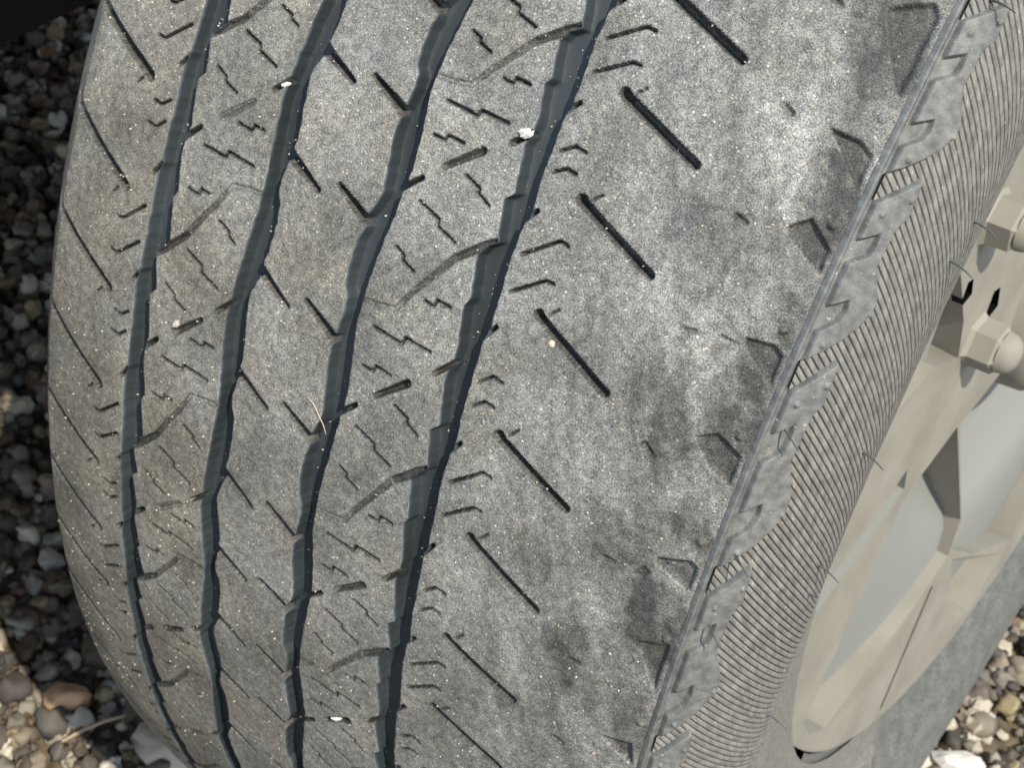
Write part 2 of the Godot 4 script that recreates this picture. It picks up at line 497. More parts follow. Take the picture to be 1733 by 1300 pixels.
# the fine ribbing of the outer sidewall: its lines lean, and the mesh's rows lean with them
func build_sidewall() -> void:
	var top := deg_to_rad(62.0)
	var bottom := deg_to_rad(-60.0)
	var step := 0.325 / R0
	var across := [0.0, 0.45, 0.9, 2.6, 3.7, 4.9]      # six rows to a rib: a narrow cut, then the flat land
	var rows := int((top - bottom) / step)
	var cols := 82
	var qs := PackedFloat32Array()
	for c in cols:
		qs.append(114.3 + (c * 0.70 if c < 30 else 21.0 + (c - 30) * 1.05 if c < 60 else 52.5 + (c - 60) * 3.4))
	var lie := noise(0.05, 31, 3)
	var at := func(r: int, c: int) -> Vector3:
		var q: float = qs[c]
		var a := q - 111.7
		var lean := 0.00245 * (a - 12.0) if a < 90.0 else 0.00245 * 78.0
		var k := r % 6
		var ang: float = top - (r - k + across[k]) * step - lean
		var d := 0.0
		if a < 96.0: d = [0.02, 0.95, 0.02, -0.08, -0.10, -0.06][k]
		if a > 90.0: d *= clampf((96.0 - a) / 6.0, 0.0, 1.0)
		if a > 98.0 and a < 106.0: d -= 1.2 * (1.0 - absf(a - 102.0) / 4.0)
		d += 0.10 * lie.get_noise_2d(q * 2.0, r * 0.3)
		return on_tyre(q, ang, -d)
	var dn := noise(0.09, 32, 3)
	var tint := func(r: int, c: int) -> Color:
		var v := clampf(0.66 + 0.14 * dn.get_noise_2d(qs[c] * 2.0, r * 0.35), 0.2, 1.0)
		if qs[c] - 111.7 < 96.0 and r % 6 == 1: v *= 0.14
		return Color(v, v * 0.985, v * 0.955)
	var uv := func(r: int, c: int) -> Vector2: return Vector2(qs[c] / 117.0, r * 0.325 / 117.0)
	part("ribbed_sidewall", skin(rows, cols, at, tint, uv), m_side, tyre)

# raised blocks between tread and sidewall, with ribbed recesses, pockets and a beaded edge
const BLOCKS := [-1.72, 0.025, 1.749, 3.56, 5.28, 7.0]     # where the pale lower wall of each ribbed recess stands (pitches)
func build_blocks() -> void:
	var top := deg_to_rad(46.0)
	var bottom := deg_to_rad(-32.0)
	var step := 0.36
	var rows := int((top - bottom) * R0 / step)
	var cols := 62
	var q0 := 111.2
	var q1 := 125.4
	NR = rows; NC = cols
	g_q.resize(rows * cols); g_s.resize(rows * cols); g_d.resize(rows * cols)
	g_d.fill(0.0)
	row_s.resize(rows)
	for r in rows:
		row_s[r] = top * R0 - r * step
		for c in cols:
			g_q[r * cols + c] = lerpf(q0, q1, float(c) / (cols - 1))
			g_s[r * cols + c] = row_s[r]
	var outline: Array[PackedVector2Array] = []
	var deep: Array[PackedVector2Array] = []
	var soft: Array[PackedVector2Array] = []
	var mm := func(pts: Array) -> PackedVector2Array:
		var o := PackedVector2Array()
		for v in pts: o.append(Vector2(111.7 + v.x, s_of(v.y)))
		return o
	for k in BLOCKS.size() - 1:
		var b: float = BLOCKS[k]
		var e: float = BLOCKS[k + 1]
		var L := e - b
		# the block from its own recess's lower wall down to the next recess
		outline.append(mm.call([Vector2(2.0, b), Vector2(9.9, b - 0.375), Vector2(10.5, b - 0.33), Vector2(10.8, b - 0.14), Vector2(10.9, b), Vector2(9.5, b + 0.07 * L), Vector2(9.1, b + 0.28 * L), Vector2(12.6, b + 0.45 * L), Vector2(12.7, b + 0.51 * L), Vector2(11.4, b + 0.59 * L), Vector2(8.6, b + 0.69 * L), Vector2(5.4, b + 0.775 * L), Vector2(2.2, b + 0.845 * L), Vector2(2.2, e + 0.03), Vector2(-1, e + 0.03), Vector2(-1, b - 0.05)]))
		soft.append(mm.call([Vector2(2.0, b + 0.20 * L), Vector2(6.4, b + 0.12 * L), Vector2(6.6, b + 0.19 * L), Vector2(6.2, b + 0.25 * L), Vector2(2.6, b + 0.325 * L)]))
		deep.append(mm.call([Vector2(1.9, b + 0.565 * L), Vector2(6.3, b + 0.485 * L), Vector2(6.7, b + 0.55 * L), Vector2(5.9, b + 0.61 * L), Vector2(2.6, b + 0.69 * L)]))
	var inside := func(p: Vector2, polys: Array[PackedVector2Array]) -> float:   # signed distance, positive inside
		var best := -99.0
		for poly in polys:
			if absf(poly[0].y - p.y) > 60.0: continue
			var d := 99.0
			for i in poly.size():
				d = minf(d, Geometry2D.get_closest_point_to_segment(p, poly[i], poly[(i + 1) % poly.size()]).distance_to(p))
			best = maxf(best, d if Geometry2D.is_point_in_polygon(p, poly) else -d)
		return best
	var lie := noise(0.3, 41, 2)
	for r in rows:
		for c in cols:
			var k := r * cols + c
			var p := Vector2(g_q[k], row_s[r])
			var a := p.x - 111.7
			var h := -1.2
			var d: float = inside.call(p, outline)
			h = -1.4 + 3.1 * smoothstep(-0.35, 0.55, d)
			# raised bead that runs round beside the tread, and the channel outside it
			if a < 2.1:
				h = -0.1 + 1.35 * smoothstep(-0.3, 1.2, a) - 0.5 * exp(-pow((a + 0.15) / 0.2, 2.0)) - 0.25 * exp(-pow((a - 0.55) / 0.12, 2.0))
				h -= 1.1 * smoothstep(1.45, 1.85, a)
			elif d > -0.5:
				h = minf(h, 0.1 + 1.6 * smoothstep(2.3, 3.2, a))
			var p1: float = inside.call(p, deep)
			if p1 > 0.0: h = maxf(h - 1.8 * smoothstep(0.0, 0.45, p1), minf(h, 0.15))
			var p2: float = inside.call(p, soft)
			if p2 > 0.0: h = maxf(h - 1.6 * smoothstep(0.0, 0.45, p2), minf(h, 0.15))
			h += lie.get_noise_2d(p.x, p.y) * 0.03
			g_d[k] = -h
	for k in BLOCKS.size() - 1:
		var b: float = BLOCKS[k]
		var L: float = BLOCKS[k + 1] - b
		for v in [Vector2(4.8, b + 0.06), Vector2(9.2, b - 0.15), Vector2(4.9, b + 0.73 * L), Vector2(11.6, b + 0.53 * L)]:
			bump(111.7 + v.x, v.y, 0.6, 0.6, 0, cols - 1)
	var dn := noise(0.08, 42, 3)
	var at := func(r: int, c: int) -> Vector3: return on_tyre(g_q[r * cols + c], g_s[r * cols + c] / R0, -g_d[r * cols + c])
	var tint := func(r: int, c: int) -> Color:
		var v := clampf(0.54 + 0.12 * dn.get_noise_2d(g_q[r * cols + c] * 2.0, row_s[r]), 0.25, 1.0)
		return Color(v * 0.93, v * 0.965, v * 0.985)
	var uv := func(r: int, c: int) -> Vector2: return Vector2(g_q[r * cols + c] / 117.0 + 0.3, row_s[r] / 117.0)
	part("shoulder_block", skin(rows, cols, at, tint, uv), m_side, tyre)

# the rest of the ring, coarser, where only its outline can be seen
func ring_back() -> ArrayMesh:
	var qs := PackedFloat32Array()
	for i in 24: qs.append(-172.0 + i * (172.0 - 84.0) / 24.0)
	for i in 90: qs.append(-84.0 + i * (111.7 + 84.0) / 90.0)
	for i in 50: qs.append(111.7 + i * 2.65)
	var a0 := deg_to_rad(-36.95)
	var a1 := deg_to_rad(-314.05)
	var rows := 260
	var at := func(r: int, c: int) -> Vector3:
		var q: float = qs[c]
		var d := 0.0
		for g in [-46.8, -15.5, 15.5, 46.8]:
			if absf(q - g) < 3.4: d = 3.9
		if q > 112.0: d = 1.4
		var p := on_tyre(q, lerpf(a0, a1, r / (rows - 1.0)), -d)
		p.y = maxf(p.y, -HUB + 0.002)
		return p
	var dn := noise(0.06, 35, 4)
	var tint := func(r: int, c: int) -> Color:
		var v := clampf(0.5 + 0.2 * dn.get_noise_2d(qs[c], r * 6.4), 0.3, 1.0)
		return Color(v * 0.95, v * 0.98, v)
	var uv := func(r: int, c: int) -> Vector2: return Vector2(qs[c] / 117.0, r * 6.4 / 117.0)
	return skin(rows, qs.size(), at, tint, uv)

func tube(points: PackedVector3Array, radii: PackedFloat32Array, sides := 6) -> ArrayMesh:
	var st := SurfaceTool.new()
	st.begin(Mesh.PRIMITIVE_TRIANGLES)
	st.set_smooth_group(0)
	for i in points.size() - 1:
		var ring := []
		for k in 2:
			var at := points[i + k]
			var dir := (points[mini(i + k + 1, points.size() - 1)] - points[maxi(i + k - 1, 0)]).normalized()
			var x := dir.cross(Vector3.UP if absf(dir.y) < 0.9 else Vector3.RIGHT).normalized()
			var y := x.cross(dir)
			var pts := []
			for j in sides: pts.append(at + (x * cos(TAU * j / sides) + y * sin(TAU * j / sides)) * radii[i + k])
			ring.append(pts)
		for j in sides:
			var n := (j + 1) % sides
			for v in [ring[0][j], ring[1][j], ring[0][n], ring[0][n], ring[1][j], ring[1][n]]: st.add_vertex(v)
	st.generate_normals()
	return st.commit()

func whisker(q: float, t: float, length: float, droop: Vector3) -> void:
	var a := pitch_angle(t)
	var p := on_tyre(q, a, -0.2)
	var n := normal_at(q, a)
	var pts := PackedVector3Array()
	var rad := PackedFloat32Array()
	for i in 7:
		var f := i / 6.0
		pts.append(p + (n * f + droop * f * f) * length * 0.001)
		rad.append(0.001 * (0.55 if i == 0 else lerpf(0.30, 0.14, f)))
	part("rubber_whisker", tube(pts, rad), m_black, tyre)

# ------------------------------------------------------------------ textures and materials
func lin(r: float, g: float, b: float) -> Color: return Color(r, g, b).linear_to_srgb()

func grain_images() -> Array:
	var n := 1024
	var fine := noise(0.34, 51, 2)
	var mid := noise(0.035, 52, 4)
	var fi := fine.get_seamless_image(n, n).get_data()
	var mi := mid.get_seamless_image(n, n).get_data()
	var data := PackedByteArray()
	data.resize(n * n * 3)
	var bump_data := PackedByteArray()
	bump_data.resize(n * n)
	var lut_r := PackedByteArray(); var lut_g := PackedByteArray(); var lut_b := PackedByteArray()
	for i in 256:
		var f := pow(i / 255.0, 1.3)
		var c := lin(lerpf(0.085, 0.60, f), lerpf(0.085, 0.58, f), lerpf(0.083, 0.525, f))
		lut_r.append(int(c.r * 255)); lut_g.append(int(c.g * 255)); lut_b.append(int(c.b * 255))
	rng.seed = 77
	var grit := PackedByteArray()
	grit.resize(n * n / 4)
	for i in n * n / 4: grit[i] = rng.randi() % 256
	for i in n * n:
		var speck: int = grit[(i / n / 2) * (n / 2) + (i % n) / 2] - 128
		var v := clampf((fi[i] - 128) * 0.55 + (mi[i] - 128) * 0.40 + 126.0 + speck * 0.62 + (rng.randi() % 40 - 20), 0.0, 255.0)
		var k := int(v)
		data[i * 3] = lut_r[k]; data[i * 3 + 1] = lut_g[k]; data[i * 3 + 2] = lut_b[k]
		bump_data[i] = int(clampf(v * 0.7 + (mi[i] - 128) * 0.5 + 40, 0, 255))
	# calmer grain for the moulded sidewall
	var calm := PackedByteArray()
	calm.resize(n * n * 3)
	for i in n * n:
		var k := int(clampf((fi[i] - 128) * 0.30 + (mi[i] - 128) * 0.45 + 128.0 + (rng.randi() % 24 - 12), 0.0, 255.0))
		calm[i * 3] = lut_r[k]; calm[i * 3 + 1] = lut_g[k]; calm[i * 3 + 2] = lut_b[k]
	var quiet := Image.create_from_data(n, n, false, Image.FORMAT_RGB8, calm)
	var im := Image.create_from_data(n, n, false, Image.FORMAT_RGB8, data)
	for i in 4200:      # grains of sand and pale specks
		var x := rng.randi() % n
		var y := rng.randi() % n
		var f := rng.randf_range(0.5, 1.0)
		var c := lin(0.85 * f, 0.78 * f, 0.58 * f) if rng.randf() < 0.6 else lin(0.8 * f, 0.8 * f, 0.78 * f)
		var s := 2 + (rng.randi() % 3)
		im.fill_rect(Rect2i(x, y, s, 1 + rng.randi() % s), c)
		if i % 5 == 0: quiet.fill_rect(Rect2i(y, x, s, 1 + rng.randi() % s), c)
	return [im, Image.create_from_data(n, n, false, Image.FORMAT_L8, bump_data), quiet]

func make_materials() -> void:
	var g := grain_images()
	var grain := ImageTexture.create_from_image(g[0])
	var relief := ImageTexture.create_from_image(g[1])
	m_dusty = StandardMaterial3D.new()
	m_dusty.resource_name = "dusty_rubber"
	m_dusty.vertex_color_use_as_albedo = true
	m_dusty.albedo_texture = grain
	m_dusty.roughness = 0.72
	m_dusty.metallic_specular = 0.45
	m_dusty.heightmap_enabled = true
	m_dusty.heightmap_texture = relief
	m_dusty.heightmap_scale = 0.012
	m_side = m_dusty.duplicate()
	m_side.resource_name = "sidewall_rubber"
	m_side.albedo_texture = ImageTexture.create_from_image(g[2])
	m_side.albedo_color = Color(0.93, 0.93, 0.93)
	m_side.roughness = 0.6
	m_side.heightmap_scale = 0.005
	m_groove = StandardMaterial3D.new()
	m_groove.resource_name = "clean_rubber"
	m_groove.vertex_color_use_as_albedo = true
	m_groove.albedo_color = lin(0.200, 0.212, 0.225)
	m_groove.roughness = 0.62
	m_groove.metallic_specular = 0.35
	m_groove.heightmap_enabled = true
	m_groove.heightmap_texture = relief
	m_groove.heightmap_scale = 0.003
	var soft := NoiseTexture2D.new()
	soft.width = 256; soft.height = 256; soft.seamless = true
	soft.noise = noise(0.02, 61, 4)
	var ramp := Gradient.new()
	ramp.set_color(0, lin(0.20, 0.186, 0.155)); ramp.set_color(1, lin(0.265, 0.25, 0.212))
	soft.color_ramp = ramp
	m_beige = StandardMaterial3D.new()
	m_beige.resource_name = "dusty_beige_paint"
	m_beige.albedo_texture = soft
	m_beige.uv1_triplanar = true
	m_beige.uv1_scale = Vector3(6, 6, 6)
	m_beige.roughness = 0.6
	m_beige.metallic_specular = 0.35
	m_silver = StandardMaterial3D.new()
	m_silver.resource_name = "grey_paint"
	m_silver.albedo_color = lin(0.215, 0.218, 0.20)
	m_silver.roughness = 0.7
	m_silver.metallic_specular = 0.25
	m_black = StandardMaterial3D.new()
	m_black.resource_name = "bare_rubber"
	m_black.albedo_color = lin(0.05, 0.053, 0.057)
	m_black.roughness = 0.5
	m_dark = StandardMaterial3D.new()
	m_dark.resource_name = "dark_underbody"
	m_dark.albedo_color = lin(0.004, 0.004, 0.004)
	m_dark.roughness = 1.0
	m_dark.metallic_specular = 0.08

# ------------------------------------------------------------------ wheel cover
func polar(r: float, deg: float) -> Vector2:      # on the cover's face: x towards the back of the wheel, y up (metres)
	return Vector2(-r * cos(deg_to_rad(deg)), r * sin(deg_to_rad(deg))) * 0.001

func build_cover() -> void:
	var cover := CSGCombiner3D.new()
	cover.name = "wheel_cover"
	tag(cover, "dusty beige plastic wheel cover with grey pockets and raised nuts")
	wheel.add_child(cover)
	# local axes: z out of the wheel, x towards the back, y up
	var out_dir := Vector3(1, 0.0585, 0.036).normalized()
	var fx := Vector3(0, 0, -1)
	var up := out_dir.cross(fx).normalized()
	fx = up.cross(out_dir).normalized()
	cover.transform = Transform3D(Basis(fx, up, out_dir), Vector3(0.1033, 0, 0))
	var disc := CSGCylinder3D.new()
	disc.radius = 0.2125; disc.height = 0.022; disc.sides = 160
	disc.rotation.x = PI / 2
	disc.position.z = -0.011
	disc.material = m_beige
	cover.add_child(disc)
	var pockets := [
		[[86, -17], [126, -15], [164, -27], [204, -33], [206, -38], [202, -43], [149, -60], [131, -68], [112, -66]],
		[[150, 33], [137, 29], [127, 26], [112, 20], [103, 11], [126, 13.5], [150, 10.5], [164, 9], [203, 13], [205, 32], [165, 35]],
		[[136, -72], [193, -101], [205, -92], [201, -84], [165, -80]],
		[[84, -18], [113, -67], [128, -69], [150, -85], [193, -104], [172, -112], [60, -140], [20, -60]],
		[[135, -125], [190, -128], [205, -140], [190, -158], [120, -165]],
		[[120, 60], [195, 55], [205, 68], [195, 80], [130, 95]],
		[[120, 112], [195, 107], [205, 120], [195, 132], [130, 147]],
		[[120, 164], [195, 159], [205, 172], [195, 184], [130, 190]]]
	for i in pockets.size():
		var poly := PackedVector2Array()
		for v in pockets[i]: poly.append(polar(v[0], v[1]))
		if Geometry2D.is_polygon_clockwise(poly): poly.reverse()
		var cut := CSGPolygon3D.new()
		cut.polygon = poly
		cut.mode = CSGPolygon3D.MODE_DEPTH
		cut.depth = 0.05
		cut.position.z = 0.01
		cut.operation = CSGShape3D.OPERATION_SUBTRACTION
		cut.material = m_beige
		cover.add_child(cut)
	for v in [Vector3(84, 20.5, 0.0065), Vector3(120, 25.5, 0.005)]:
		var hole := CSGPolygon3D.new()
		hole.polygon = PackedVector2Array([Vector2(-1, -0.9) * v.z, Vector2(0.9, -0.6) * v.z, Vector2(0.5, 0.9) * v.z, Vector2(-0.4, 1.1) * v.z])
		hole.depth = 0.0042
		var spot := polar(v.x, v.y)
		hole.position = Vector3(spot.x, spot.y, 0.0002)
		hole.operation = CSGShape3D.OPERATION_SUBTRACTION
		hole.material = m_dark  # near-black faces paint the dark of a deep gap into a shallow cut
		cover.add_child(hole)
	# thin seams down the middle of two spokes
	for a in [-65.5, 57.0]:
		var seam := CSGBox3D.new()
		seam.size = Vector3(0.062, 0.0022, 0.006)
		seam.position = Vector3(-cos(deg_to_rad(a)), sin(deg_to_rad(a)), 0) * 0.175
		seam.rotation.z = PI - deg_to_rad(a)
		seam.operation = CSGShape3D.OPERATION_SUBTRACTION
		seam.material = m_dark
		cover.add_child(seam)
	# shallow step beside the second pocket
	var step := CSGPolygon3D.new()
	var sp := PackedVector2Array()
	for v in [[126, -12], [160, -13], [196, -13], [196, -9.5], [160, -9.5], [126, -7]]: sp.append(polar(v[0], v[1]))
	if Geometry2D.is_polygon_clockwise(sp): sp.reverse()
	step.polygon = sp
	step.depth = 0.006
	step.position.z = 0.002
	step.operation = CSGShape3D.OPERATION_SUBTRACTION
	step.material = m_silver
	cover.add_child(step)
	# floor of the pockets
	part("pocket_floor", lathe([Vector2(0.0, -0.021), Vector2(0.07, -0.021), Vector2(0.09, -0.018), Vector2(0.112, -0.008), Vector2(0.12, -0.0055), Vector2(0.135, -0.005), Vector2(0.16, -0.0065), Vector2(0.185, -0.010), Vector2(0.2, -0.0145), Vector2(0.209, -0.018), Vector2(0.211, -0.025)], 96), m_silver, cover)
	# hub cap and nuts
	var hub := part("hub_cap", lathe([Vector2(0.0, 0.016), Vector2(0.03, 0.015), Vector2(0.046, 0.011), Vector2(0.05, 0.004), Vector2(0.052, -0.02)], 64), m_beige, cover)
	hub.position.z = 0.0
	for v in [Vector3(13, 92, 0), Vector3(37.5, 130, 0), Vector3(75, 95, 0), Vector3(110, 95, 0)]:
		var nut := part("lug_nut", nut_mesh(), m_beige, cover)
		nut.position = Vector3(-cos(deg_to_rad(v.x)) * v.y, sin(deg_to_rad(v.x)) * v.y, v.z) * 0.001
		nut.rotation.z = 0.3 - deg_to_rad(v.x)
		nut.scale = Vector3(0.85, 0.85, 0.9)

func lathe(profile: Array, sides: int) -> ArrayMesh:    # (radius, height along z)
	var st := SurfaceTool.new()
	st.begin(Mesh.PRIMITIVE_TRIANGLES)
	for i in profile.size() - 1:
		st.set_smooth_group(-1 if sides < 10 else 0)
		for j in sides:
			var a := TAU * j / sides
			var b := TAU * (j + 1) / sides
			var p := func(k: int, t: float) -> Vector3: return Vector3(profile[k].x * cos(t), profile[k].x * sin(t), profile[k].y)
			for v in [p.call(i, a), p.call(i + 1, b), p.call(i + 1, a), p.call(i, a), p.call(i, b), p.call(i + 1, b)]: st.add_vertex(v)
	st.generate_normals()
	return st.commit()

func nut_mesh() -> ArrayMesh:      # six flats below, a round dome on top
	var st := SurfaceTool.new()
	st.append_from(lathe([Vector2(0.0, 0.0125), Vector2(0.0085, 0.0125), Vector2(0.0107, 0.0105), Vector2(0.0109, 0.002), Vector2(0.0135, -0.001), Vector2(0.014, -0.012)], 6), 0, Transform3D.IDENTITY)
	st.append_from(lathe([Vector2(0.0, 0.019), Vector2(0.004, 0.0186), Vector2(0.0068, 0.0172), Vector2(0.0084, 0.0148), Vector2(0.009, 0.012)], 24), 0, Transform3D.IDENTITY)
	return st.commit()

# ------------------------------------------------------------------ ground
func pebble(s: int) -> ArrayMesh:
	var n := noise(0.9, 200 + s, 2)
	var st := SurfaceTool.new()
	st.begin(Mesh.PRIMITIVE_TRIANGLES)
	var rows := 7
	var cols := 10
	var flat: float = [0.62, 0.75, 0.5, 0.68, 0.85, 0.55][s % 6]
	var p := func(r: int, c: int) -> Vector3:
		var a := PI * r / rows
		var b := TAU * c / cols
		var v := Vector3(sin(a) * cos(b), cos(a), sin(a) * sin(b))
		var k := 1.0 + 0.62 * n.get_noise_3dv(v * 1.2) + 0.1 * n.get_noise_3dv(v * 3.0)
		return v * k * Vector3(1.0, flat, 0.8)
	for r in rows:
		for c in cols:
			var a: Vector3 = p.call(r, c)
			var b: Vector3 = p.call(r, (c + 1) % cols)
			var d: Vector3 = p.call(r + 1, c)
			var e: Vector3 = p.call(r + 1, (c + 1) % cols)
			st.set_smooth_group(-1 if s % 3 == 0 else 0)
			if r > 0:
				for v in [a, b, e]: st.add_vertex(v)
			if r < rows - 1:
				for v in [a, e, d]: st.add_vertex(v)
	st.generate_normals()
	return st.commit()

const STONE_TONES := [[0.17, 0.125, 0.075], [0.24, 0.18, 0.115], [0.36, 0.29, 0.19], [0.14, 0.12, 0.095], [0.46, 0.39, 0.27], [0.09, 0.072, 0.05], [0.24, 0.135, 0.065], [0.56, 0.50, 0.38], [0.28, 0.22, 0.15], [0.19, 0.165, 0.13], [0.34, 0.26, 0.11], [0.58, 0.55, 0.47]]

func build_ground() -> void:
	var dirt := StandardMaterial3D.new()
	var tx := NoiseTexture2D.new()
	tx.width = 512; tx.height = 512; tx.seamless = true
	tx.noise = noise(0.06, 71, 4)
	var ramp := Gradient.new()
	ramp.set_color(0, lin(0.035, 0.026, 0.015)); ramp.set_color(1, lin(0.2, 0.155, 0.1))
	tx.color_ramp = ramp
	dirt.albedo_texture = tx
	dirt.uv1_triplanar = true
	dirt.uv1_world_triplanar = true
	dirt.uv1_scale = Vector3(3, 3, 3)
	dirt.roughness = 0.95
	var pm := PlaneMesh.new()
	pm.size = Vector2(80, 80)
	var g := part("ground", pm, dirt, self)
	tag(g, "brown earth beneath the loose gravel", "", "", "structure")
	var stone := StandardMaterial3D.new()
	stone.vertex_color_use_as_albedo = true
	stone.roughness = 0.75
	var holder := Node3D.new()
	holder.name = "gravel"
	add_child(holder)
	tag(holder, "loose mixed gravel of brown, tan and cream pebbles round the wheel", "gravel", "", "stuff")
	rng.seed = 4
	var kinds := 6
	var places: Array = []
	for k in kinds: places.append([])
	var cols: Array = []
	for k in kinds: cols.append([])
	for i in 80000:
		var near := i < 66000
		var x := rng.randf_range(-1.25, 0.42) if near else rng.randf_range(-3.2, 1.6)
		var z := rng.randf_range(-0.75, 0.5) if near else rng.randf_range(-3.2, 1.2)
		var size := 0.0028 + 0.0070 * pow(rng.randf(), 2.8)
		if not near:
			if x > -1.25 and x < 0.42 and z > -0.75 and z < 0.5: continue
			size *= 1.7
		var layer := rng.randf()
		var b := Basis.from_euler(Vector3(rng.randf_range(-0.5, 0.5), rng.randf() * TAU, rng.randf_range(-0.5, 0.5))).scaled(Vector3.ONE * size)
		var k := rng.randi() % kinds
		places[k].append(Transform3D(b, Vector3(x, size * (0.2 + 0.5 * layer) + 0.004 * layer, z)))
		var tone: Array = STONE_TONES[rng.randi() % STONE_TONES.size()]
		var f := rng.randf_range(0.32, 0.95)
		var grey: float = (tone[0] + tone[1] + tone[2]) / 3.0
		cols[k].append(Color(lerpf(tone[0], grey, 0.25) * f, lerpf(tone[1], grey, 0.25) * f, lerpf(tone[2], grey, 0.25) * f))
	for k in kinds:
		var mmesh := MultiMesh.new()
		mmesh.transform_format = MultiMesh.TRANSFORM_3D
		mmesh.use_colors = true
		mmesh.mesh = pebble(k)
		mmesh.instance_count = places[k].size()
		for i in places[k].size():
			mmesh.set_instance_transform(i, places[k][i])
			mmesh.set_instance_color(i, cols[k][i])
		var mi := MultiMeshInstance3D.new()
		mi.name = "pebbles"
		mi.multimesh = mmesh
		mi.material_override = stone
		mi.set_meta("kind", "stuff")
		holder.add_child(mi, true)

func single_stone(called: String, at: Vector3, size: float, squash: Vector3, turn: Vector3, tone: Color, label: String, category: String, group := "", shape := 2) -> void:
	var m := StandardMaterial3D.new()
	m.albedo_color = tone.linear_to_srgb()
	m.roughness = 0.7
	var o := part(numbered(called), pebble(shape), m, self)
	o.transform = Transform3D(Basis.from_euler(turn) * Basis.from_scale(squash * size), at)
	tag(o, label, category, group)

func on_wheel(q: float, t: float, h: float) -> Vector3:
	return wheel.position + on_tyre(q, pitch_angle(t), h)

# ------------------------------------------------------------------ the scene
func _ready() -> void:
	# camera
	var cam := Camera3D.new()
	cam.name = "camera"
	var right := Vector3(0.80140636, 0.05828447, -0.59527369)
	var up := Vector3(-0.43601385, 0.73821238, -0.51471779)
	var back := Vector3(0.40943836, 0.67204569, 0.61702093)
	cam.transform = Transform3D(Basis(right, up, back).orthonormalized(), Vector3(0.19778, 0.36149 + HUB, 0.52487))
	cam.fov = 27.80
	cam.near = 0.02; cam.far = 300.0
	var eye := CameraAttributesPhysical.new()
	eye.frustum_focal_length = 48.49
	eye.frustum_near = 0.02
	eye.frustum_far = 300.0
	eye.frustum_focus_distance = 0.305
	eye.exposure_aperture = 52.0
	cam.attributes = eye
	add_child(cam)
	cam.make_current()
	# sky, exposure
	var env := WorldEnvironment.new()
	env.name = "environment"
	var e := Environment.new()
	e.background_mode = Environment.BG_SKY
	var sky := Sky.new()
	var sm := ProceduralSkyMaterial.new()
	sm.sky_top_color = Color(0.60, 0.66, 0.74)
	sm.sky_horizon_color = Color(0.86, 0.87, 0.87)
	sm.sky_energy_multiplier = 1.4
	sm.sky_curve = 0.12
	sm.ground_horizon_color = Color(0.45, 0.42, 0.38)
	sm.ground_bottom_color = Color(0.25, 0.22, 0.19)
	sky.sky_material = sm
	e.sky = sky
	e.tonemap_mode = Environment.TONE_MAPPER_LINEAR
	e.tonemap_exposure = 1.42
	e.sdfgi_enabled = true
	e.ssao_enabled = true
	e.ssil_enabled = true
	env.environment = e
	add_child(env)
	# sun
	var sun := DirectionalLight3D.new()
	sun.name = "sun"
	sun.light_energy = 1.3
	sun.light_color = Color(1.0, 0.965, 0.90)
	sun.light_angular_distance = 0.5
	sun.shadow_enabled = true
	sun.look_at_from_position(Vector3(0.56, 0.79, 0.25), Vector3.ZERO, Vector3.UP)
	add_child(sun)

	make_materials()
	build_ground()

	wheel = Node3D.new()
	wheel.name = "wheel"
	wheel.position = Vector3(0, HUB, 0)
	add_child(wheel)
	tag(wheel, "worn dusty road tyre on a wheel with a beige plastic cover", "wheel")
	build_profile()
	for s in SPOTS: spot_s.append(s_of(s[1]))
	tyre = part("tyre", ring_back(), m_side, wheel)
	build_tyre()
	build_sidewall()
	build_blocks()
	for v in [Vector2(35.5, 3.404), Vector2(32.9, 2.226), Vector2(36.0, -0.198), Vector2(32.4, 0.257), Vector2(42.0, 5.45)]:
		whisker(111.7 + v.x, v.y, 6.0, Vector3(0, -0.25, 0.05))
	for v in [Vector2(4.6, 2.032), Vector2(4.8, 3.085), Vector2(4.8, 3.789), Vector2(6.3, -2.02)]:
		whisker(111.7 + v.x, v.y, 6.5, Vector3(0.3, -0.3, 0.0))
	whisker(111.7 + 36.5, 3.747, 2.5, Vector3.ZERO)
	build_cover()
	var bowl := part("rim", lathe([Vector2(0.2, -0.05), Vector2(0.2125, -0.022), Vector2(0.2165, -0.012), Vector2(0.219, -0.02), Vector2(0.21, -0.05), Vector2(0.19, -0.2)], 96), m_dark, wheel)
	bowl.transform = Transform3D(Basis(Vector3(0, 0, 1), Vector3(0, 1, 0), Vector3(1, 0, 0)), Vector3(0.1, 0, 0))

	# dark underside of the vehicle, seen only past the top left of the tyre
	var under := Node3D.new()
	under.name = "vehicle_underbody"
	add_child(under)
	tag(under, "dark shadowed underside of the vehicle past the tyre's far shoulder", "vehicle underside")
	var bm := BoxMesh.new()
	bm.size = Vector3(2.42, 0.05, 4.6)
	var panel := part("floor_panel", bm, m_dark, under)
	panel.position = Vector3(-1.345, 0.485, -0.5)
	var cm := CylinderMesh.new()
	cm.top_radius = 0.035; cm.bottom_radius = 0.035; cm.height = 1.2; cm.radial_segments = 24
	var beam := part("dark_beam", cm, m_dark, under)
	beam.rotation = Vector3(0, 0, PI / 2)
	beam.position = Vector3(-0.75, 0.12, -0.21)  # black bar lying low above the gravel

	# stones and chips caught in the tread
	single_stone("stone_chip", on_wheel(42.6, 0.648, -0.5), 0.0018, Vector3(1.1, 0.8, 0.9), Vector3(0.3, 0.6, 0.4), Color(0.58, 0.55, 0.49), "white half round stone chip wedged in the outer groove's edge", "stone chip", "", 0)
	single_stone("stone_chip", on_wheel(-20.5, 1.185, -1.0), 0.0011, Vector3(1.1, 0.7, 0.8), Vector3(0.5, 1.0, 0.2), Color(0.6, 0.6, 0.57), "tiny white stone chip in the second groove near the top", "stone chip", "", 1)
